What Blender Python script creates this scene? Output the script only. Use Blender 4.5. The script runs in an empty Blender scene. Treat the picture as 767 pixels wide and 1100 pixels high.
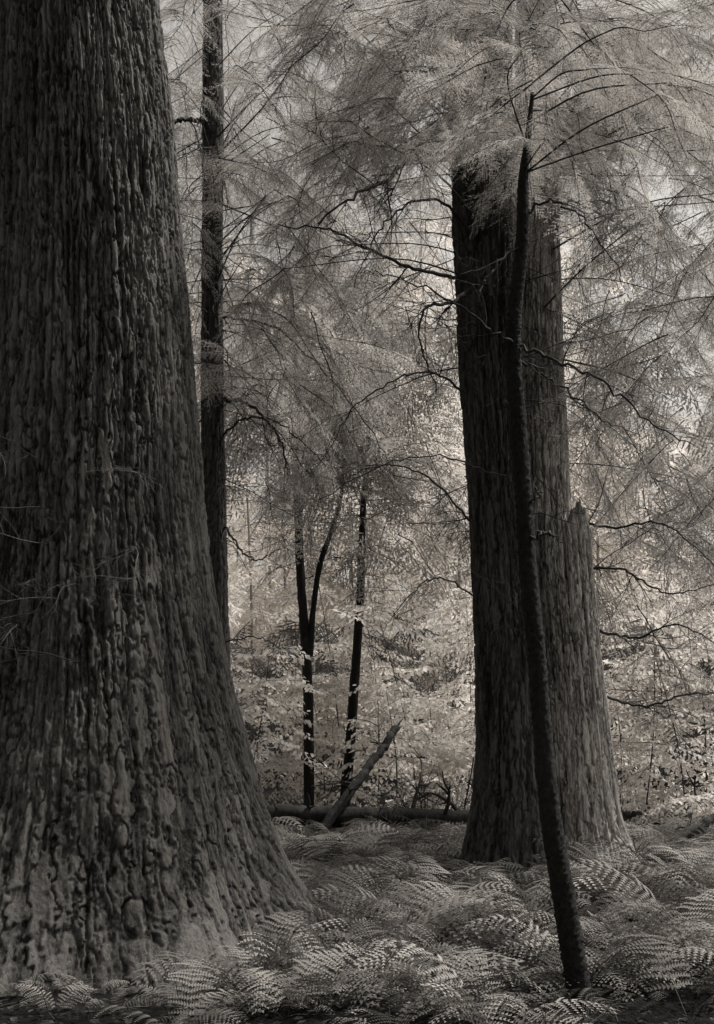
import bpy, math, random, time
import numpy as np
from mathutils import Vector, Matrix, Euler
T0=time.time()
random.seed(11); rng=np.random.default_rng(11)
sc=bpy.context.scene
F=1300.0; CX=383.5; HY=800.0; CAMZ=1.6
def P(u,v,d):
    """pixel coordinates (across, down) and depth -> world metres"""
    return np.array([(u-CX)/F*d, d, CAMZ+(HY-v)/F*d])

# ------------------------------------------------------------------ noise
_tab=rng.random((64,64,64)).astype(np.float32)
def vnoise(x,y,z):
    x=np.asarray(x,float);y=np.asarray(y,float);z=np.asarray(z,float)
    x,y,z=np.broadcast_arrays(x,y,z)
    xi=np.floor(x).astype(int);yi=np.floor(y).astype(int);zi=np.floor(z).astype(int)
    fx=x-xi;fy=y-yi;fz=z-zi
    fx=fx*fx*(3-2*fx);fy=fy*fy*(3-2*fy);fz=fz*fz*(3-2*fz)
    r=0
    for a in (0,1):
        wx=fx if a else 1-fx
        for b in (0,1):
            wy=fy if b else 1-fy
            for c in (0,1):
                wz=fz if c else 1-fz
                r=r+wx*wy*wz*_tab[(xi+a)&63,(yi+b)&63,(zi+c)&63]
    return r*2-1
def fbm(x,y,z,o=4):
    r=0;a=1;s=0
    for i in range(o):
        r=r+a*vnoise(x*2**i+i*7.3,y*2**i+i*3.1,z*2**i+i*5.7);s+=a;a*=.5
    return r/s
def worley(s,t,N,seed):
    g=np.random.default_rng(seed);M=256
    ja=g.random((N,M));jb=g.random((N,M));jr=g.random((N,M))
    i=np.floor(s).astype(int);j=np.floor(t).astype(int)
    F1=np.full(s.shape,9.);F2=np.full(s.shape,9.);C=np.zeros(s.shape)
    for di in (-1,0,1):
        for dj in (-1,0,1):
            ci=(i+di)%N;cj=(j+dj)%M
            dx=i+di+ja[ci,cj]-s;dy=j+dj+jb[ci,cj]-t
            d=np.sqrt(dx*dx+dy*dy)
            F2=np.where(d<F1,F1,np.minimum(F2,d));C=np.where(d<F1,jr[ci,cj],C);F1=np.minimum(F1,d)
    return F1,F2,C

# ------------------------------------------------------------------ mesh builder
class MB:
    def __init__(s): s.v=[];s.q=[];s.t=[];s.n=0;s.r=[]
    def add(s,v,q=None,t=None,r=None):
        v=np.asarray(v,np.float32).reshape(-1,3)
        if q is not None: s.q.append(np.asarray(q,np.int32).reshape(-1,4)+s.n)
        if t is not None: s.t.append(np.asarray(t,np.int32).reshape(-1,3)+s.n)
        s.v.append(v);s.n+=len(v)
        if r is not None: s.r.append(np.full(len(v),r,np.float32))
    def arrays(s):
        return (np.concatenate(s.v),np.concatenate(s.q) if s.q else np.zeros((0,4),np.int32),np.concatenate(s.t) if s.t else np.zeros((0,3),np.int32))
    def mesh(s,name,mats=(),smooth=True):
        v,q,t=s.arrays()
        me=bpy.data.meshes.new(name)
        me.vertices.add(len(v));me.vertices.foreach_set('co',v.ravel())
        idx=np.concatenate([q.ravel(),t.ravel()]).astype(np.int32)
        me.loops.add(len(idx));me.loops.foreach_set('vertex_index',idx)
        me.polygons.add(len(q)+len(t))
        ls=np.concatenate([np.arange(len(q))*4,len(q)*4+np.arange(len(t))*3]).astype(np.int32)
        me.polygons.foreach_set('loop_start',ls)
        me.polygons.foreach_set('use_smooth',np.full(len(q)+len(t),smooth))
        for m in mats: me.materials.append(m)
        if len(mats)>1:   # quads wood, tris leaf
            me.polygons.foreach_set('material_index',np.concatenate([np.zeros(len(q),int),np.ones(len(t),int)]).astype(np.int32))
        me.update(calc_edges=True)
        if s.r:
            at=me.attributes.new('rnd','FLOAT','POINT');at.data.foreach_set('value',np.concatenate(s.r))
        return me
def tube(mb,pts,rad,sides=6,wob=0):
    pts=np.asarray(pts,float);n=len(pts);rad=np.broadcast_to(np.asarray(rad,float),(n,))
    t=np.gradient(pts,axis=0);t/=np.linalg.norm(t,axis=1)[:,None]+1e-9
    m=np.abs(t.mean(0));ref=np.eye(3)[np.argmin(m)]
    a=np.cross(t,ref);a/=np.linalg.norm(a,axis=1)[:,None]+1e-9
    b=np.cross(t,a)
    th=np.arange(sides)/sides*2*np.pi
    r=rad[:,None]*(1+wob*rng.standard_normal((n,sides)))
    v=pts[:,None,:]+r[...,None]*(np.cos(th)[None,:,None]*a[:,None,:]+np.sin(th)[None,:,None]*b[:,None,:])
    i=np.arange(n-1)[:,None]*sides;k=np.arange(sides)[None,:];k2=(k+1)%sides
    q=np.stack([i+k,i+k2,i+sides+k2,i+sides+k],-1).reshape(-1,4)
    mb.add(v.reshape(-1,3),q=q)
def spline(pts,n):
    pts=np.asarray(pts,float);m=len(pts)
    if m==2: return pts[0]+(pts[1]-pts[0])*np.linspace(0,1,n)[:,None]
    p=np.vstack([2*pts[0]-pts[1],pts,2*pts[-1]-pts[-2]])
    x=np.linspace(0,m-1-1e-6,n);i=x.astype(int);f=(x-i)[:,None]
    a,b,c,d=p[i],p[i+1],p[i+2],p[i+3]
    return .5*((2*b)+(-a+c)*f+(2*a-5*b+4*c-d)*f*f+(-a+3*b-3*c+d)*f**3)

# ------------------------------------------------------------------ materials
WARM=(1.0,.948,.888)
def col(a): return (a*WARM[0],a*WARM[1],a*WARM[2],1)
def mk(name):
    m=bpy.data.materials.new(name);m.use_nodes=True
    nt=m.node_tree;nt.nodes.clear()
    return m,nt,nt.nodes.new('ShaderNodeOutputMaterial')
def foliage_mat(name,a,trans=.4,var=.35):
    m,nt,out=mk(name);N=nt.nodes.new;L=nt.links.new
    oi=N('ShaderNodeAttribute');oi.attribute_name='rnd'
    geo=N('ShaderNodeNewGeometry')
    ns=N('ShaderNodeTexNoise');ns.inputs['Scale'].default_value=2.2;ns.inputs['Detail'].default_value=1
    L(geo.outputs['Position'],ns.inputs['Vector'])
    ad=N('ShaderNodeMath');ad.operation='ADD';L(oi.outputs['Fac'],ad.inputs[0]);L(ns.outputs['Fac'],ad.inputs[1])
    mr=N('ShaderNodeMapRange');mr.inputs['From Min'].default_value=.3;mr.inputs['From Max'].default_value=1.6
    L(ad.outputs[0],mr.inputs['Value'])
    mx=N('ShaderNodeMix');mx.data_type='RGBA'
    mx.inputs[6].default_value=col(a*(1-var));mx.inputs[7].default_value=col(min(.92,a*(1+var)))
    L(mr.outputs[0],mx.inputs[0])
    d=N('ShaderNodeBsdfDiffuse');t=N('ShaderNodeBsdfTranslucent')
    L(mx.outputs[2],d.inputs[0]);L(mx.outputs[2],t.inputs[0])
    ms=N('ShaderNodeMixShader');ms.inputs[0].default_value=trans
    L(d.outputs[0],ms.inputs[1]);L(t.outputs[0],ms.inputs[2]);L(ms.outputs[0],out.inputs[0])
    return m
def bark_mat(name,lo,hi,attr=True,bscale=48,bump=1.0,bd=.03,zs=.2):
    m,nt,out=mk(name);N=nt.nodes.new;L=nt.links.new
    tc=N('ShaderNodeTexCoord');mp=N('ShaderNodeMapping');mp.inputs['Scale'].default_value=(1,1,zs)
    L(tc.outputs['Object'],mp.inputs[0])
    n1=N('ShaderNodeTexNoise');n1.inputs['Scale'].default_value=bscale;n1.inputs['Detail'].default_value=6;n1.inputs['Roughness'].default_value=.78
    L(mp.outputs[0],n1.inputs['Vector'])
    n2=N('ShaderNodeTexNoise');n2.inputs['Scale'].default_value=2.6;n2.inputs['Detail'].default_value=5
    L(mp.outputs[0],n2.inputs['Vector'])
    a=N('ShaderNodeMath');a.operation='MULTIPLY_ADD';L(n2.outputs[0],a.inputs[0]);a.inputs[1].default_value=.55;L(n1.outputs[0],a.inputs[2])
    src=a.outputs[0];fmin,fmax=.57,.97
    if attr:
        at=N('ShaderNodeAttribute');at.attribute_name='bark_h'
        b=N('ShaderNodeMath');b.operation='MULTIPLY_ADD';L(at.outputs['Fac'],b.inputs[0]);b.inputs[1].default_value=.45;L(src,b.inputs[2]);src=b.outputs[0];fmin,fmax=.78,1.25
    mr=N('ShaderNodeMapRange');mr.inputs['From Min'].default_value=fmin;mr.inputs['From Max'].default_value=fmax
    L(src,mr.inputs['Value'])
    pw=N('ShaderNodeMath');pw.operation='POWER';L(mr.outputs[0],pw.inputs[0]);pw.inputs[1].default_value=1.3
    mx=N('ShaderNodeMix');mx.data_type='RGBA';mx.inputs[6].default_value=col(lo);mx.inputs[7].default_value=col(hi)
    L(pw.outputs[0],mx.inputs[0])
    p=N('ShaderNodeBsdfPrincipled');p.inputs['Roughness'].default_value=.8;p.inputs['Specular IOR Level'].default_value=.25
    L(mx.outputs[2],p.inputs['Base Color'])
    bp=N('ShaderNodeBump');bp.inputs['Strength'].default_value=bump;bp.inputs['Distance'].default_value=bd
    L(n1.outputs[0],bp.inputs['Height']);L(bp.outputs[0],p.inputs['Normal'])
    L(p.outputs[0],out.inputs[0]);return m
M_bark_big=bark_mat('bark_old_hemlock',.005,.20,bd=.035)
M_bark_mid=bark_mat('bark_dark',.005,.12)
M_bark_pale=bark_mat('bark_pale_weathered',.03,.72)
M_bark_pole=bark_mat('bark_smooth_dark',.003,.026,attr=False,bscale=45,bump=1,bd=.02,zs=.4)
M_wood=bark_mat('bark_twig',.015,.05,attr=False,bscale=25,bump=.2)
M_wood_far=bark_mat('bark_hazy',.18,.40,attr=False,bscale=20,bump=.2)  # bark paled for distance: haze painted into the base colour
M_log=bark_mat('rotten_log_bark',.008,.06,attr=False,bscale=25)
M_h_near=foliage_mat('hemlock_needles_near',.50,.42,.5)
M_h_mid=foliage_mat('hemlock_needles_painted_shade',.33,.42,.5)  # darker copy of the hemlock needles, shade painted into the colour
M_h_far=foliage_mat('hemlock_needles_haze_pale',.72,.5,.25)  # paler copy for farther boughs; colour stands in for haze
M_far_r=foliage_mat('hemlock_needles_hazy',.80,.5,.15)  # palest needle copy, distance haze painted as base colour
M_dark=foliage_mat('thicket_needles_painted_shade',.10,.3,.5)  # very dark needle copy; shade of the low gaps painted in
M_beech=foliage_mat('beech_leaves',.74,.45,var=.24)
M_fern=foliage_mat('fern_fronds',.19,.12,var=.8)
M_litter=foliage_mat('leaf_litter',.05,.0,var=.7)

# ------------------------------------------------------------------ object helpers
def empty(name,loc):
    e=bpy.data.objects.new(name,None);e.location=tuple(loc);e.empty_display_size=.3
    sc.collection.objects.link(e);return e
def child(name,me,par,loc=(0,0,0)):
    o=bpy.data.objects.new(name,me);sc.collection.objects.link(o)
    if par is not None: o.parent=par
    pl=par.location if par is not None else Vector((0,0,0))
    o.location=Vector(loc)-pl
    return o

# ------------------------------------------------------------------ ground
def gz(x,y):
    x=np.asarray(x,float);y=np.asarray(y,float)
    z=.07*fbm(x*.35+9,y*.35+5,0*x,3)+.03*fbm(x*1.7,y*1.7,0*x+3,3)
    z=z+np.clip(y-28,0,400)*.09
    return z
xs=np.concatenate([np.linspace(-300,-14,30)[:-1],np.linspace(-14,14,360),np.linspace(14,300,30)[1:]])
ys=np.concatenate([np.linspace(-60,4,20)[:-1],np.linspace(4,32,400),np.linspace(32,600,60)[1:]])
X,Y=np.meshgrid(xs,ys);Z=gz(X,Y)+np.where((Y<30)&(np.abs(X)<14),.03*fbm(X*7,Y*7,0*X,3),0)
mb=MB();nx=len(xs);ny=len(ys)
i=np.arange(ny-1)[:,None]*nx;j=np.arange(nx-1)[None,:]
mb.add(np.stack([X,Y,Z],-1),q=np.stack([i+j,i+j+1,i+j+nx+1,i+j+nx],-1))
m,nt,out=mk('forest_floor');N=nt.nodes.new;L=nt.links.new
tc=N('ShaderNodeTexCoord');n1=N('ShaderNodeTexNoise');n1.inputs['Scale'].default_value=14;n1.inputs['Detail'].default_value=9;n1.inputs['Roughness'].default_value=.8
v1=N('ShaderNodeTexVoronoi');v1.inputs['Scale'].default_value=22
L(tc.outputs['Object'],n1.inputs['Vector']);L(tc.outputs['Object'],v1.inputs['Vector'])
mu=N('ShaderNodeMath');mu.operation='MULTIPLY';L(n1.outputs[0],mu.inputs[0]);L(v1.outputs['Color'],mu.inputs[1])
mx=N('ShaderNodeMix');mx.data_type='RGBA';mx.inputs[6].default_value=col(.005);mx.inputs[7].default_value=col(.04);L(mu.outputs[0],mx.inputs[0])
p=N('ShaderNodeBsdfPrincipled');p.inputs['Roughness'].default_value=.95;p.inputs['Specular IOR Level'].default_value=.1;L(mx.outputs[2],p.inputs['Base Color'])
bp=N('ShaderNodeBump');bp.inputs['Distance'].default_value=.06;L(n1.outputs[0],bp.inputs['Height']);L(bp.outputs[0],p.inputs['Normal']);L(p.outputs[0],out.inputs[0])
child('ground',mb.mesh('ground',[m]),None)

# ------------------------------------------------------------------ trunks
class Tree: pass
TREES=[]
def trunk(name,edges,d,nth,nz,mat,cell=(.05,.3),depth=.03,ztop=None,flare=.0,lobes=5,seed=1,wob=.02,jag=0):
    """edges: list of (u_left,u_right,v) outline measurements at distance d"""
    e=sorted([( CAMZ+(HY-v)/F*d, ((l+r)/2-CX)/F*d, (r-l)/2/F*d) for l,r,v in edges])
    ez=np.array([a[0] for a in e]);ex=np.array([a[1] for a in e]);er=np.array([a[2] for a in e])
    zt=ztop or ez[-1]
    z=np.linspace(-.35,zt,nz)
    def sm(y):
        zz=np.linspace(-2,zt+2,600)
        yy=np.interp(zz,ez,y)
        top=zz>ez[-1]
        sl=(y[-1]-y[-3])/(ez[-1]-ez[-3]);yy[top]=y[-1]+sl*(zz[top]-ez[-1])
        k=np.hanning(25);k/=k.sum();yp=np.pad(yy,12,mode='edge');yy=np.convolve(yp,k,'valid')
        return np.interp(z,zz,yy)
    cx=sm(ex);cr=np.maximum(sm(er),.03)
    th=np.arange(nth)/nth*2*np.pi
    TH,ZZ=np.meshgrid(th,z);R=np.repeat(cr[:,None],nth,1)
    rm=float(np.median(cr))
    cs,sn=np.cos(TH),np.sin(TH)
    off=seed*13.7
    big=fbm(cs*1.3+off,sn*1.3,ZZ*.35,3)
    fl=np.exp(-np.clip(ZZ,-.3,9)/.6)
    lob=np.cos(TH*lobes+seed+1.2*vnoise(cs+off,sn,ZZ*.8))
    flut=vnoise(cs*2.4+off,sn*2.4,ZZ*.25+4)
    R2=R*(1+wob*2*big+ .035*flut)+flare*fl*(.25+.75*lob)*R
    g=rm/.05
    wA=fbm(cs*g*.25+off,sn*g*.25,ZZ*.6,2)*1.0+fbm(cs*g*2.2+off,sn*g*2.2,ZZ*12,3)*.7
    wB=fbm(cs*g*1.2+off+3,sn*g*1.2,ZZ*6+9,3)*.8
    nc=max(8,int(2*np.pi*rm/cell[0]))
    F1,F2,C=worley(TH/(2*np.pi)*nc+wA,ZZ/cell[1]+wB,nc,seed)
    wid=3.0+2.6*vnoise(cs*g*.6+off,sn*g*.6,ZZ*2)
    a=np.clip((F2-F1)*np.maximum(wid,1.3),0,1)
    nc2=int(nc*2.2)
    F1b,F2b,Cb=worley(TH/(2*np.pi)*nc2+wA*1.5,ZZ/cell[1]*2.0+wB*1.5,nc2,seed+50)
    b=np.clip((F2b-F1b)*3.0,0,1)
    ph=TH+.014*wA/max(rm,.3)
    str_=np.abs(vnoise(np.cos(ph)*g*1.0+off,np.sin(ph)*g*1.0,ZZ*.6))
    str2=np.abs(vnoise(np.cos(ph)*g*2.1+off+5,np.sin(ph)*g*2.1,ZZ*1.2))
    str3=vnoise(np.cos(ph)*g*3.7+off+9,np.sin(ph)*g*3.7,ZZ*4)
    fine=fbm(cs*rm*46+off,sn*rm*46,ZZ*16,3)
    h=a*(.30+.20*C)+.12*b*a+.08*Cb+.32*np.clip(str_*4,0,1)+.16*np.clip(str2*4,0,1)+.08*str3+.08*fine-.12
    R3=R2+depth*(h-.5)
    zz3=ZZ.copy()
    if jag:
        top=np.clip((ZZ-(zt-jag))/jag,0,1)
        hh=vnoise(cs*4+off,sn*4,0*ZZ)*.45+vnoise(cs*11+off,sn*11,0*ZZ)*.4+vnoise(cs*29+off,sn*29,0*ZZ)*.2
        zz3=ZZ+top*jag*hh;R3=R3*(1-.10*top**2)
    v=np.stack([cx[:,None]+R3*cs,d+R3*sn,zz3],-1).reshape(-1,3)
    mb=MB();i=np.arange(nz-1)[:,None]*nth;k=np.arange(nth)[None,:];kk=(k+1)%nth
    q=np.stack([i+k,i+kk,i+nth+kk,i+nth+k],-1).reshape(-1,4)
    h=h.ravel()
    if jag:
        last=(nz-1)*nth;n0=len(v)
        v=np.vstack([v,[[cx[-1],d,zt-jag*.8]]]);h=np.append(h,0)
        mb.add(v,q=q,t=np.stack([last+np.arange(nth),last+(np.arange(nth)+1)%nth,np.full(nth,n0)],-1))
    else: mb.add(v,q=q)
    me=mb.mesh(name+'_trunk',[mat])
    at=me.attributes.new('bark_h','FLOAT','POINT');at.data.foreach_set('value',h.astype(np.float32))
    base=(float(np.interp(0,z,cx)),d,0)
    t=Tree();t.e=empty(name,base);t.base=base
    t.axis=lambda zz:np.array([np.interp(zz,z,cx),d,zz])
    t.rad=lambda zz:float(np.interp(zz,z,cr))
    child('trunk',me,t.e);t.wood=MB();t.d=d;t.fol={};TREES.append(t)
    return t
def small_trunk(name,path,widths,d,mat=M_bark_pole,sides=14,n=60,wob=.05,extra=()):
    pts=spline([P(u,v,d) for u,v in path],n)
    w=np.interp(np.linspace(0,1,n),np.linspace(0,1,len(widths)),widths)/F*d/2
    base=min([pts[0],pts[-1]],key=lambda p:p[2])
    t=Tree();t.e=empty(name,(base[0],base[1],0));t.d=d
    mb=MB();tube(mb,pts,w,sides,wob)
    for ep,ew in extra:
        q=spline([P(u,v,d) for u,v in ep],30);tube(mb,q,np.interp(np.linspace(0,1,30),np.linspace(0,1,len(ew)),ew)/F*d/2,10,wob)
    child('trunk',mb.mesh(name+'_trunk',[mat]),t.e)
    o=np.argsort(pts[:,2]);zz=pts[o,2];xx=pts[o,0]
    t.axis=lambda q:np.array([np.interp(q,zz,xx),d,q]);t.rad=lambda q:.02
    t.wood=MB();t.fol={};TREES.append(t);return t

big=trunk('hemlock_tree',[(0,172,50),(-2,183,120),(-5,190,230),(-10,200,330),(-15,208,420),(-25,215,500),(-32,222,580),(-42,234,660),(-55,247,730),(-70,262,790),(-90,282,860),(-120,306,930),(-145,338,985),(-180,368,1030)],
          9.6,1050,1150,M_bark_big,cell=(.07,.50),depth=.055,ztop=9.5,flare=.12,lobes=9,seed=3)
r1=trunk('hemlock_tree',[(484,548,100),(487,550,200),(490,550,300),(495,553,400),(502,560,500),(508,568,600),(512,576,700),(513,583,800),(508,590,870),(495,600,940)],
          13.5,360,560,M_bark_mid,cell=(.07,.55),depth=.055,ztop=12,flare=.12,lobes=6,seed=5)
r2=trunk('hemlock_tree',[(554,598,100),(550,600,250),(548,605,400),(550,610,500),(552,614,600),(556,620,700),(560,628,800),(560,640,880),(548,655,950)],
          14.6,360,560,M_bark_pale,cell=(.065,.7),depth=.05,ztop=12,flare=.12,lobes=6,seed=9)
snag=trunk('broken_snag',[(575,630,556),(577,636,620),(582,644,700),(588,655,800),(590,667,880),(586,690,950)],
          13.9,320,380,M_bark_pale,cell=(.065,.7),depth=.05,flare=.16,lobes=5,seed=15,jag=.3)
l2=trunk('hemlock_tree',[(220,238,-20),(218,240,120),(217,239,300),(216,240,420),(216,242,520),(217,245,650),(218,250,800),(212,258,900)],
          16.,90,420,M_bark_mid,cell=(.03,.12),depth=.03,ztop=14,flare=.1,seed=12)
pole=small_trunk('young_hemlock_tree',[(572,100),(567,150),(562,195),(561,260),(553,330),(551,380),(556,450),(562,530),(568,620),(576,700),(583,790),(592,880),(605,960),(618,1040),(630,1120)],
          [4,7,11,14,16,17,18,18,19,19,20,22,24,26,28],7.3,M_bark_pole,sides=30,n=520,wob=.055)
ta=small_trunk('young_hemlock_tree',[(312,300),(315,360),(320,430),(318,500),(322,600),(327,680),(331,750),(332,890)],[3,5,7,8,9,10,11,12],22.4,M_bark_pole,extra=[([(333,705),(337,650),(344,605),(356,570),(366,535),(370,480)],[7,6,6,5,4,3]),([(322,560),(330,500),(340,460),(332,430),(326,410)],[4,5,5,4,3])])
tb=small_trunk('young_hemlock_tree',[(392,420),(396,480),(390,545),(387,640),(381,730),(376,800),(368,890)],[3,5,7,9,10,11,13],22.8,M_bark_mid)
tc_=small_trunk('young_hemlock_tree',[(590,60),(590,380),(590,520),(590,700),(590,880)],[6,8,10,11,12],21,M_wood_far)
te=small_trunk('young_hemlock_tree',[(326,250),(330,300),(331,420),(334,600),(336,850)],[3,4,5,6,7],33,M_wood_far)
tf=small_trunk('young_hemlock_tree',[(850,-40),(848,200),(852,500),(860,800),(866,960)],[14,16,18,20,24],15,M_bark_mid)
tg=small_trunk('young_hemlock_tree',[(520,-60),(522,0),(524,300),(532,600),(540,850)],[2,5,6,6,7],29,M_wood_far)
print('trunks',time.time()-T0)

# ------------------------------------------------------------------ foliage building blocks
def needles(mb,S,D,Nn,Ln,nl=.020,nw=.0088,step=.0145):
    for s,dv,nv,l in zip(S,D,Nn,Ln):
        k=max(3,int(l/step));t=(np.arange(k)+.5)/k
        side=np.cross(nv,dv);c=s+dv*(t*l)[:,None]-np.array([0,0,1])*(.25*l*t*t)[:,None]
        out=[]
        for sg in (1,-1):
            jit=rng.normal(0,.18,(k,3))
            nd=side*sg*.85+dv*.5+nv*.05+jit
            ln=nl*(1-.45*t)*(.8+.4*rng.random(k))
            tip=c+nd*ln[:,None]
            out.append(np.stack([c-dv*nw/2,c+dv*nw/2,tip],1))
        v=np.concatenate(out).reshape(-1,3)
        mb.add(v,t=np.arange(len(v)).reshape(-1,3))
def blades(mb,S,D,Nn,Ln,w=.03):
    for s,dv,nv,l in zip(S,D,Nn,Ln):
        side=np.cross(nv,dv);l*=1.15
        e=s+dv*l-np.array([0,0,.2*l])
        m1=s+dv*l*.4
        mb.add([s,m1+side*w*.5,e,m1-side*w*.5+nv*.004],t=[(0,1,2),(0,2,3)])
def make_bough(i,L=1.5,far=False):
    mb=MB();n=24
    x=np.linspace(0,L,n)
    wig=.05*np.sin(x*3+i)+.03*np.sin(x*7+i*2)
    ax=np.stack([x,wig,-.16*x*x+.02*np.sin(x*5+i)],-1)
    st=4 if far else 2
    tube(mb,ax[::st],np.linspace(.009,.002,n)[::st],3)
    S=[];D=[];NN=[];LN=[]
    nb=20 if far else 30
    for b in range(nb):
        f=.06+.92*b/nb
        p0=np.array([np.interp(f*L,x,ax[:,k]) for k in range(3)])
        sg=1 if b%2 else -1
        if random.random()<.14: continue
        bl=(.62*(1-f)**.75+.06)*(.5+.75*random.random())*min(1,.35+f*3)
        ang=sg*(math.radians(58)+random.uniform(-.25,.25))
        dz=random.uniform(-.45,.1)
        dv=np.array([math.cos(ang),math.sin(ang),dz]);dv/=np.linalg.norm(dv)
        m=7;tt=np.linspace(0,1,m);curl=random.uniform(-.15,.25)
        bp=p0+dv*(tt*bl)[:,None]+np.array([1,0,0])*(curl*bl*tt*tt)[:,None]-np.array([0,0,1])*(.32*bl*tt*tt)[:,None]
        if not far: tube(mb,bp[::2],np.linspace(.003,.001,4),3)
        nt_=max(3,int(bl/(.036 if far else .025)))
        for c in range(nt_):
            g=(c+.6)/nt_
            q=np.array([np.interp(g,tt,bp[:,k]) for k in range(3)])
            s2=1 if c%2 else -1
            a2=ang+s2*random.uniform(.7,1.05)
            l2=(.12*(1-g)+.04)*(.7+.5*random.random())
            dd=np.array([math.cos(a2),math.sin(a2),random.uniform(-.5,-.02)]);dd/=np.linalg.norm(dd)
            nv=np.array([random.gauss(0,.25),random.gauss(0,.25),1]);nv-=dd*nv.dot(dd);nv/=np.linalg.norm(nv)
            S.append(q);D.append(dd);NN.append(nv);LN.append(l2)
        S.append(bp[-1]);D.append(dv);LN.append(.05);NN.append(np.array([0,0,1.]))
    (blades if far else needles)(mb,S,D,NN,LN)
    return mb.arrays()
BOUGH=[make_bough(i) for i in range(9)]
BOUGHF=[make_bough(i,far=True) for i in range(8)]
def leaf(mb,p,d,nv,l,w,r=None):
    s=np.cross(nv,d)
    v=[p,p+d*l*.45+s*w*.5,p+d*l*.45-s*w*.5,p+d*l-nv*l*.12,p+d*l*.45-nv*w*.12]
    mb.add(v,t=[(0,4,1),(0,2,4),(1,4,3),(2,3,4)],r=r)
def make_beech(i,L=1.5):
    mb=MB();n=10;x=np.linspace(0,L,n)
    ax=np.stack([x,.06*np.sin(x*3+i),-.10*x*x+.03*np.sin(x*4+i)],-1);tube(mb,ax,np.linspace(.007,.002,n),3)
    for b in range(13):
        f=.08+.9*b/13;sg=1 if b%2 else -1
        p0=np.array([np.interp(f*L,x,ax[:,k]) for k in range(3)])
        bl=(.55*(1-f)+.12)*random.uniform(.6,1.25)
        ang=sg*random.uniform(.65,1.1)
        dv=np.array([math.cos(ang),math.sin(ang),random.uniform(-.3,.08)])
        tube(mb,p0+dv*(np.linspace(0,1,2)*bl)[:,None],np.linspace(.003,.001,2),3)
        k=max(3,int(bl/.065))
        for c in range(k):
            g=(c+.5)/k;s2=1 if c%2 else -1
            a2=ang+s2*random.uniform(.6,1.1)
            dd=np.array([math.cos(a2),math.sin(a2),random.uniform(-1.0,.1)]);dd/=np.linalg.norm(dd)
            nv=np.array([random.gauss(0,.5),random.gauss(0,.5)-.3,1]);nv-=dd*nv.dot(dd);nv/=np.linalg.norm(nv)
            l=random.uniform(.10,.17);leaf(mb,p0+dv*g*bl,dd,nv,l,l*.58)
    return mb.arrays()
BEECH=[make_beech(i) for i in range(7)]
def frond(mb,az,L,lean,flat):
    n=18;t=np.linspace(0,1,n)
    el=lean-(lean+flat)*t**1.2
    step=L/(n-1);r=np.cumsum(np.cos(el))*step;z=np.cumsum(np.sin(el))*step
    h=np.array([math.cos(az),math.sin(az),0]);bend=random.uniform(-.15,.15)
    sd=np.array([-h[1],h[0],0])
    ax=h*r[:,None]+np.array([0,0,1])*z[:,None]+sd*(bend*L*t*t)[:,None]
    tube(mb,ax[::2],np.linspace(.004,.001,len(ax[::2])),3)
    tg=np.gradient(ax,axis=0);tg/=np.linalg.norm(tg,axis=1)[:,None]
    roll=random.uniform(-.6,.6)
    for i in range(3,n):
        f=(i-3)/(n-3)
        pl=L*.23*(np.sin(np.pi*(f*.78+.20))**.9)*(1-.25*f)*random.uniform(.85,1.1)+.006
        nv=np.cross(tg[i],sd);nv/=np.linalg.norm(nv);nv=-nv if nv[2]<0 else nv
        side=sd*math.cos(roll)+nv*math.sin(roll)
        for sg in (1,-1):
            dv=side*sg*.9+tg[i]*random.uniform(.3,.5)+nv*random.uniform(-.3,.1);dv/=np.linalg.norm(dv)
            wv=tg[i]
            k=max(2,int(pl/.028));u=(np.arange(k)+.4)/k
            c=ax[i]+dv*(u*pl)[:,None]-np.array([0,0,1])*(.25*pl*u*u)[:,None]
            hl=(step*.42)*(1-.75*u)+.003;hw=pl/k
            o=[]
            for s3 in (1,-1):
                tip=c+wv*(s3*hl)[:,None]+dv*hw*.5
                o.append(np.stack([c-dv*hw*.5,c+dv*hw*.45,tip],1))
            v=np.concatenate(o).reshape(-1,3);mb.add(v,t=np.arange(len(v)).reshape(-1,3))
def make_fern(i):
    mb=MB();k=random.randint(4,7);a0=random.random()*6
    for j in range(k):
        frond(mb,a0+j*2*math.pi/k+random.uniform(-.4,.4),random.uniform(.7,1.4),random.uniform(.7,1.3),random.uniform(.0,.6))
    return mb.arrays()
FERN=[make_fern(i) for i in range(14)]
print('blocks',time.time()-T0)

def rotm(yaw,pitch,roll): return Matrix.Rotation(yaw,3,'Z')@Matrix.Rotation(pitch,3,'Y')@Matrix.Rotation(roll,3,'X')
def bake(mb,arr,pos,yaw,pitch,roll,s):
    v,q,t=arr;R=np.array(rotm(yaw,pitch,roll),np.float32)
    mb.add(v@R.T*s+np.asarray(pos,np.float32),q=q,t=t,r=random.random())
def limbed_bough(t,pos,s,mat,limb=True,lib=None):
    pos=np.asarray(pos,float)
    root=t.axis(pos[2]+random.uniform(-.2,.5))
    dx=pos-root;hd=math.hypot(dx[0],dx[1])
    yaw=math.atan2(dx[1],dx[0])+random.gauss(0,.5)
    bake(t.fol.setdefault(mat.name,MB()),random.choice(lib or BOUGH),pos,yaw,random.uniform(.05,.95),random.gauss(0,.4),s)
    if limb and hd>.3:
        mid=(root+pos)/2+np.array([random.gauss(0,.12),random.gauss(0,.12),random.uniform(0,.25)])*min(1,hd/2)
        n=10;pts=spline([root,mid,pos],n)
        tube(t.wood,pts,np.linspace(.004+.003*hd,.004,n),5)
def fill(t,n,u,v,d,s,mat,limbp=.3,lib=None):
    for _ in range(n):
        limbed_bough(t,P(random.uniform(*u),random.uniform(*v),random.uniform(*d)),random.uniform(*s),mat,random.random()<limbp,lib)
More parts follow.
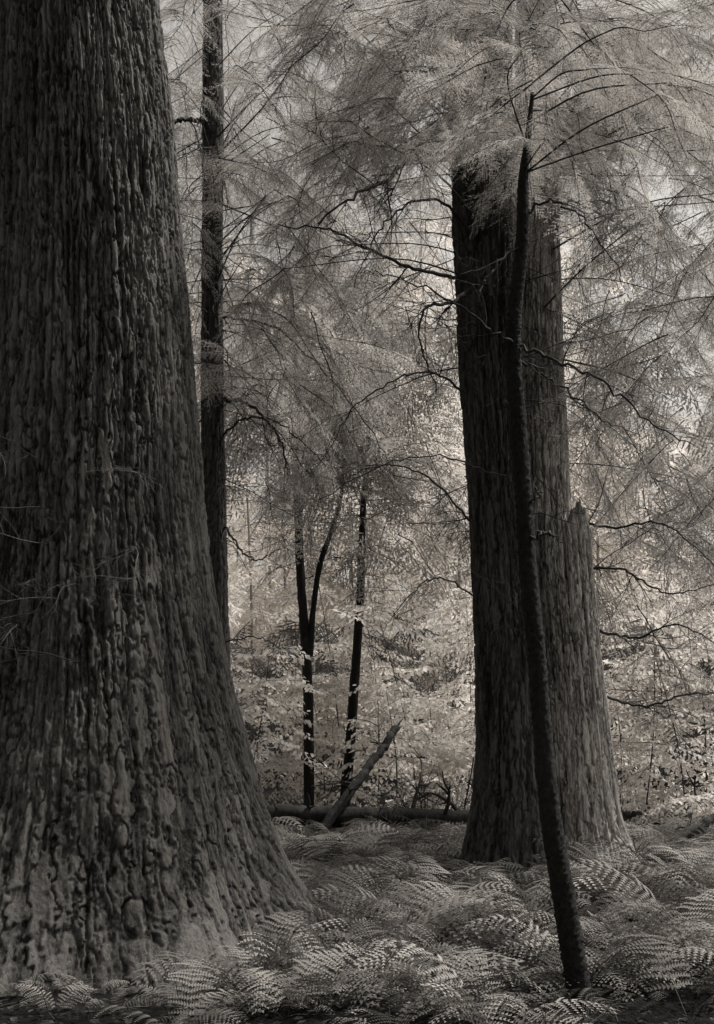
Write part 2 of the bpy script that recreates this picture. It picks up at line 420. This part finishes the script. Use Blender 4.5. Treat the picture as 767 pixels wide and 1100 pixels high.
fill(r1,125,(360,640),(-30,160),(10.5,13.2),(.6,1.0),M_h_near)
fill(r1,30,(300,480),(150,300),(11,15.5),(.6,1.0),M_h_near)
fill(pole,46,(500,720),(0,175),(6.4,8.2),(.28,.48),M_h_near)
fill(r2,110,(560,790),(-30,220),(11.5,16),(.7,1.1),M_h_near)
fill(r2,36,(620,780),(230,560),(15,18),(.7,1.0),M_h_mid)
fill(l2,130,(160,400),(-30,200),(13,19),(.7,1.1),M_h_near)
fill(l2,62,(180,340),(200,400),(13,19),(.7,1.1),M_h_near)
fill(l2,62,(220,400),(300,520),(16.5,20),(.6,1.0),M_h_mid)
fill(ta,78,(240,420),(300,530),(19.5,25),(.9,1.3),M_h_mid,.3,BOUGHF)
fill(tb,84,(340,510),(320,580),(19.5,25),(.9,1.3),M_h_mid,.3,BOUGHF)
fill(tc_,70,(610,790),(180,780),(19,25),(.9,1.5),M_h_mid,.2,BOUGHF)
fill(tf,85,(650,830),(0,560),(13,17),(.7,1.1),M_h_near,.1)
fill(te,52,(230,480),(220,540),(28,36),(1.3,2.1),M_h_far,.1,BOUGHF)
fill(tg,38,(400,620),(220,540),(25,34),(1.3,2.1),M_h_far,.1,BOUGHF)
print('boughs',time.time()-T0)

# ------------------------------------------------------------------ dead limbs and twigs
def twig(mb,p,dv,L,r,depth=2,droop=.15):
    n=8;dv=dv/np.linalg.norm(dv);pts=[p];dd=dv.copy()
    for i in range(n-1):
        dd=dd+np.array([random.gauss(0,.13),random.gauss(0,.13),random.gauss(0,.13)-droop*.12]);dd/=np.linalg.norm(dd)
        pts.append(pts[-1]+dd*L/(n-1))
    pts=np.array(pts);tube(mb,pts,np.linspace(r,r*.35,n),4)
    if depth>0:
        for k in range(random.randint(3,6)):
            i=random.randint(1,n-2);a=pts[i+1]-pts[i];a/=np.linalg.norm(a)
            s=np.array([random.gauss(0,1),random.gauss(0,1),random.gauss(0,.7)]);s/=np.linalg.norm(s)
            twig(mb,pts[i],a*.7+s*.75,L*random.uniform(.3,.6),r*.55,depth-1,droop)
def limb(t,path,r0,r1_,nt=8,tl=(.3,.8),n=30):
    pts=spline([P(*q) for q in path],n)
    pts=pts+.010*rng.standard_normal(pts.shape)
    rr=np.linspace(r0,r1_,n);tube(t.wood,pts,rr,7,.06)
    for k in range(nt):
        i=random.randint(3,n-2);a=pts[i+1]-pts[i];a/=np.linalg.norm(a)
        s=np.array([random.gauss(0,1),random.gauss(0,.8),random.gauss(-.2,.8)]);s/=np.linalg.norm(s)
        twig(t.wood,pts[i],a*.8+s*.7,random.uniform(*tl),rr[i]*.45,2)
limb(r1,[(505,120,13.2),(455,152,12.0),(420,190,10.6),(385,206,10.0),(340,240,9.9)],.028,.007,10)
limb(r1,[(500,300,13.3),(450,290,12.5),(400,270,12),(350,245,12),(300,245,12)],.022,.005,9)
limb(r1,[(505,310,13.2),(482,325,12.7),(458,330,12.3),(450,365,12.2),(470,420,12.3)],.022,.006,6)
limb(r1,[(505,250,13.2),(470,215,12.8),(430,225,12.5),(400,260,12.4),(380,310,12.3)],.018,.004,6)
limb(r1,[(500,420,13.2),(460,400,12.6),(420,410,12.2),(380,440,12),(350,490,12)],.014,.003,9)
limb(r1,[(505,560,13.2),(470,520,12.6),(430,500,12.2),(390,505,12),(360,525,12)],.012,.003,9)
limb(r1,[(508,640,13.2),(470,620,12.8),(440,640,12.4),(410,680,12.2)],.010,.003,7)
limb(pole,[(554,372,7.3),(520,350,7.1),(480,320,7),(430,300,7),(390,290,7.1)],.010,.002,8,(.15,.5))
limb(pole,[(556,372,7.3),(600,388,7.2),(650,412,7.1),(700,455,7.1),(745,480,7.2)],.011,.003,9,(.2,.5))
limb(pole,[(556,382,7.3),(600,415,7.4),(640,445,7.5),(690,470,7.6)],.009,.002,7,(.2,.5))
limb(pole,[(561,525,7.3),(520,505,7.2),(460,490,7.1),(400,505,7.1),(340,540,7.2)],.006,.002,8,(.15,.45))
limb(pole,[(561,260,7.3),(530,290,7.1),(512,320,7.0),(500,360,7.0)],.008,.002,6,(.15,.4))
limb(pole,[(561,230,7.3),(590,215,7.3),(630,240,7.2),(670,300,7.2)],.009,.003,7,(.15,.4))
limb(pole,[(566,580,7.3),(580,574,7.2),(592,574,7.1),(604,583,7.1)],.010,.004,1,(.1,.15))
limb(pole,[(565,545,7.3),(580,530,7.2),(575,525,7.1)],.008,.004,0)
limb(pole,[(573,670,7.3),(540,640,7.2),(500,600,7.2)],.005,.002,5,(.15,.3))
limb(l2,[(238,428,16),(270,436,15.6),(300,470,15.3),(310,510,15.2)],.03,.008,8)
limb(l2,[(238,470,16),(262,450,15.8),(300,455,15.4),(350,500,15)],.02,.006,8)
limb(l2,[(225,130,16),(200,128,15.7),(182,133,15.5)],.03,.02,3)
limb(l2,[(238,560,16),(270,600,15.6),(300,590,15.4)],.018,.005,8)
limb(l2,[(238,340,16),(290,350,15),(340,390,14.5),(390,450,14.2),(420,500,14)],.016,.004,10)
limb(l2,[(238,690,16),(275,685,15.4),(310,700,15)],.012,.004,7)
for q in [(620,560),(628,610),(640,670),(648,740)]:
    limb(snag if q[1]>600 else r2,[(q[0]-12,q[1],14.0),(q[0]+40,q[1]+random.randint(-10,25),14),(q[0]+90,q[1]+random.randint(0,30),13.7),(q[0]+150,q[1]+random.randint(0,60),13.6)],.018,.005,10,(.3,.9))
for t_,u0,vr in ((ta,318,(400,640)),(tb,388,(420,700)),(l2,232,(150,640)),(r1,515,(230,700)),(tc_,616,(200,700))):
    for k in range(30):
        z=P(0,random.uniform(*vr),t_.d)[2];p0=t_.axis(z);a=random.uniform(0,6.28)
        twig(t_.wood,p0,np.array([math.cos(a),math.sin(a),random.uniform(-.2,.35)]),random.uniform(.6,2.2),.008,2,.5)
M_pale_twig=bark_mat('dead_twig_pale',.06,.18,attr=False,bscale=30,bump=.2)
pt=MB()
for k in range(18):
    v=random.choice([500,560,600,640,680,700]);z=P(0,v+random.uniform(-25,25),9)[2]
    a=random.uniform(-2.6,-.8);c=big.axis(z);r=big.rad(z)
    twig(pt if k%2 else big.wood,c+np.array([math.cos(a)*r,math.sin(a)*r,0]),np.array([math.cos(a)+random.uniform(-.9,.9),math.sin(a),random.uniform(-.1,.2)]),random.uniform(.5,1.1),.0035,2,.4)
child('dead_twigs',pt.mesh('dead_twigs',[M_pale_twig]),big.e)
for t in TREES:
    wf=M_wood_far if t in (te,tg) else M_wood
    if t.wood.n: child('limbs',t.wood.mesh('limbs',[wf]),t.e)
    for mn,fb_ in t.fol.items():
        child('foliage',fb_.mesh('foliage',[wf,bpy.data.materials[mn]],smooth=False),t.e)
print('limbs',time.time()-T0)

# ------------------------------------------------------------------ logs
def log(name,a,b,r0,r1_,mat=M_log,bow=0):
    a=np.array(a);b=np.array(b);n=40;t=np.linspace(0,1,n)[:,None]
    pts=a+(b-a)*t+np.array([0,0,1])*(bow*np.sin(np.pi*t))+.012*rng.standard_normal((n,3))
    mb=MB();tube(mb,pts,np.linspace(r0,r1_,n),14,.05)
    for e,dr,r in ((pts[0],pts[0]-pts[2],r0),(pts[-1],pts[-1]-pts[-3],r1_)):
        dr=dr/np.linalg.norm(dr)
        for k in range(9):
            o=rng.standard_normal(3);o-=dr*o.dot(dr);o*=r*.6/np.linalg.norm(o)
            q=e+o*random.random();tube(mb,[q-dr*.1,q+dr*.02,q+dr*random.uniform(.05,.25)+o*.2],[r*.3,r*.28,.003],5)
    for k in range(5):
        i=random.randint(4,n-5);s=rng.standard_normal(3);s[2]=abs(s[2]);twig(mb,pts[i],s,random.uniform(.3,.9),r1_*.3,1,0)
    o=bpy.data.objects.new(name,mb.mesh(name,[mat]));sc.collection.objects.link(o);return o
log('fallen_log',P(258,876,19.6),P(520,880,19.8),.17,.14,bow=.02)
log('fallen_log',P(395,882,19.3),P(475,912,18.2),.09,.05)
log('leaning_dead_trunk',P(345,893,19.2),P(426,782,20.6),.085,.065)
log('fallen_log',P(672,935,15.5),P(780,872,16.5),.08,.06)
log('fallen_log',P(640,960,13),P(790,968,12.6),.05,.035)
log('fallen_log',P(640,878,20.5),P(800,882,21),.12,.10)
bp_=MB()
for k in range(40):
    q=P(random.uniform(430,505),885,random.uniform(20,21.5));q[2]=.1
    twig(bp_,q,np.array([random.gauss(0,.6),random.gauss(0,.4),random.uniform(.2,1)]),random.uniform(.6,1.7),.010,2,.3)
child('brush_pile',bp_.mesh('brush_pile',[M_wood]),None)

# ------------------------------------------------------------------ ferns
fm=MB()
px0=pole.e.location[0]
blocked=[(big.base[0],9.6,1.45),(r1.base[0],13.5,.7),(r2.base[0],14.4,.8),(snag.base[0],14,.8),(px0,7.3,.3)]
cnt=0
for k in range(1500):
    y=6.3+12.2*random.random()**.85;x=random.uniform(-3.2,7.0)
    if y<9.0 and x<(y-9.0)*.3-.1*(9-y): continue
    if y<7.5 and abs(x-px0)<.5: continue
    if any((x-a)**2+(y-b)**2<r*r for a,b,r in blocked): continue
    if fbm(np.array([x*.9]),np.array([y*.9]),np.array([2.]),2)[0]<-.26: continue
    s=random.uniform(.38,.95)*(1 if y>9 else .9)
    bake(fm,random.choice(FERN),(x,y,float(gz(x,y))-.02),random.random()*6.28,random.uniform(-.25,.25),random.uniform(-.25,.25),s);cnt+=1
for u,d,s in ((285,7.9,.36),(225,7.8,.3),(150,7.7,.28),(100,7.7,.3),(62,7.7,.28),(340,8.0,.3),(20,7.6,.3),(250,7.3,.35),(120,7.1,.3),(180,7.3,.3),(300,7.3,.35),(60,7.0,.35),(210,6.9,.3)):
    p=P(u,800,d);bake(fm,random.choice(FERN),(p[0],d,float(gz(p[0],d))-.03),random.random()*6.28,0,0,s)
child('ferns',fm.mesh('ferns',[M_wood,M_fern],smooth=False),None)
lm=MB()
for k in range(9000):
    y=5.5+18*random.random()**1.3;x=random.uniform(-.33*y,.36*y)
    a=random.random()*6.28;dd=np.array([math.cos(a),math.sin(a),random.uniform(-.1,.35)]);dd/=np.linalg.norm(dd)
    nv=np.array([random.gauss(0,.3),random.gauss(0,.3),1]);nv-=dd*nv.dot(dd);nv/=np.linalg.norm(nv)
    l=random.uniform(.03,.08);leaf(lm,np.array([x,y,float(gz(x,y))+.03]),dd,nv,l,l*random.uniform(.3,.7),r=random.random())
child('leaf_litter',lm.mesh('leaf_litter',[M_litter],smooth=False),None)
lt=MB()
for k in range(260):
    y=5.5+16*random.random()**1.3;x=random.uniform(-.33*y,.36*y);a=random.random()*6.28
    twig(lt,np.array([x,y,float(gz(x,y))+.03]),np.array([math.cos(a),math.sin(a),.1]),random.uniform(.2,.7),.006,1,.1)
child('fallen_twigs',lt.mesh('fallen_twigs',[M_wood]),None)
print('ferns',cnt,time.time()-T0)

# ------------------------------------------------------------------ beech understory
be=empty('beech_understory',(0,28,0))
stems=MB();bm=MB();cnt=0
sites=[(random.uniform(-.34,.36),random.uniform(24,31),random.uniform(2.0,6.2)) for c in range(30)]
sites+=[((u-CX)/F,d,h) for u,d,h in ((252,21.5,3.4),(284,22.5,2.4),(425,21.8,2.6),(455,22.5,4.2),(492,21.6,3.6),(350,24.3,3.0),(405,24.6,3.6),(300,24.6,3.2),(690,21,3.8),(740,20,3.0),(664,22,2.8))]
for bx,y,h in sites:
    x=bx*y
    g=float(gz(x,y));top=np.array([x+random.gauss(0,.4),y,g+h])
    pts=spline([(x,y,g-.1),((x+top[0])/2+.1,y,g+h/2),top],16);tube(stems,pts,np.linspace(.016,.005,16),6)
    for k in range(int(h*2.3)):
        i=random.randint(1,15);a0=random.random()*6.28
        for j in range(3):
            bake(bm,random.choice(BEECH),pts[i]+np.array([0,0,random.uniform(-.06,.06)]),a0+j*2.1+random.uniform(-.4,.4),random.uniform(-.15,.55),random.gauss(0,.25),random.uniform(.6,1.15));cnt+=1
child('stems',stems.mesh('stems',[M_wood]),be)
child('leaves',bm.mesh('leaves',[M_wood,M_beech],smooth=False),be)
print('sprays',cnt)
tk=MB()
for c in range(480):
    y=random.uniform(32,41);x=random.uniform(-.42*y,.42*y);z=random.random()**1.2*4.8
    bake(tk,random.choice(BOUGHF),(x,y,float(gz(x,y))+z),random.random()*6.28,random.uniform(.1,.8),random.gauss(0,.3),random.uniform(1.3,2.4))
child('hemlock_thicket_shade',tk.mesh('hemlock_thicket_shade',[M_wood,M_dark],smooth=False),None)  # dark boughs added behind the beeches to stand in for shaded gaps

# ------------------------------------------------------------------ distant forest
fo=empty('distant_forest',(0,50,0));fw=MB();fb=MB()
for c in range(54):
    y=random.uniform(44,75);x=random.uniform(-.42*y,.42*y);g=float(gz(x,y));h=random.uniform(11,24)*y/55;r=random.uniform(.05,.11)
    n=14;zz=np.linspace(-.3,h,n)
    pts=np.stack([x+random.gauss(0,.02)*zz+.1*np.sin(zz*.3),np.full(n,y),g+zz],-1);tube(fw,pts,np.linspace(r,.03,n),8)
    for k in range(28):
        z=random.uniform(.1,1)*h;a=random.random()*6.28;rr=random.uniform(0,2.6)*(1.1-z/h*.7)
        bake(fb,random.choice(BOUGHF),(x+math.cos(a)*rr,y+math.sin(a)*rr,g+z),a,random.uniform(.05,.7),random.gauss(0,.25),random.uniform(2.2,3.8))
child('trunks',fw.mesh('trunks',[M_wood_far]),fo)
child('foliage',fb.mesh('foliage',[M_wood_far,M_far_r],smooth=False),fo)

# ------------------------------------------------------------------ light
el=math.radians(57);az=math.radians(62)
w=bpy.data.worlds.new('World');sc.world=w;w.use_nodes=True;nt=w.node_tree;nt.nodes.clear()
N=nt.nodes.new;L=nt.links.new
sk=N('ShaderNodeTexSky');sk.sky_type='NISHITA';sk.sun_disc=False;sk.sun_elevation=el;sk.sun_rotation=az;sk.dust_density=5;sk.air_density=1.5
bw=N('ShaderNodeRGBToBW');L(sk.outputs[0],bw.inputs[0])
vm=N('ShaderNodeVectorMath');vm.operation='MULTIPLY';L(bw.outputs[0],vm.inputs[0]);vm.inputs[1].default_value=(1,.965,.915)
bg=N('ShaderNodeBackground');bg.inputs[1].default_value=.15;L(vm.outputs[0],bg.inputs[0])
wo=N('ShaderNodeOutputWorld');L(bg.outputs[0],wo.inputs[0])
sl=bpy.data.lights.new('sun','SUN');sl.energy=5;sl.angle=math.radians(3);sl.color=(1,.96,.91)
so=bpy.data.objects.new('sun',sl);sc.collection.objects.link(so)
sd=Vector((math.sin(az)*math.cos(el),math.cos(az)*math.cos(el),math.sin(el)))
so.rotation_euler=sd.to_track_quat('Z','Y').to_euler();so.location=sd*60
sc.view_settings.view_transform='Standard';sc.view_settings.look='None';sc.view_settings.exposure=0

# ------------------------------------------------------------------ camera
cd=bpy.data.cameras.new('camera');co=bpy.data.objects.new('camera',cd);sc.collection.objects.link(co);sc.camera=co
co.location=(0,0,CAMZ);co.rotation_euler=(math.radians(90),0,0)
cd.sensor_fit='VERTICAL';cd.sensor_height=36;cd.lens=F/1100*36;cd.shift_y=(HY-550)/1100;cd.clip_end=1500
print('done',time.time()-T0)
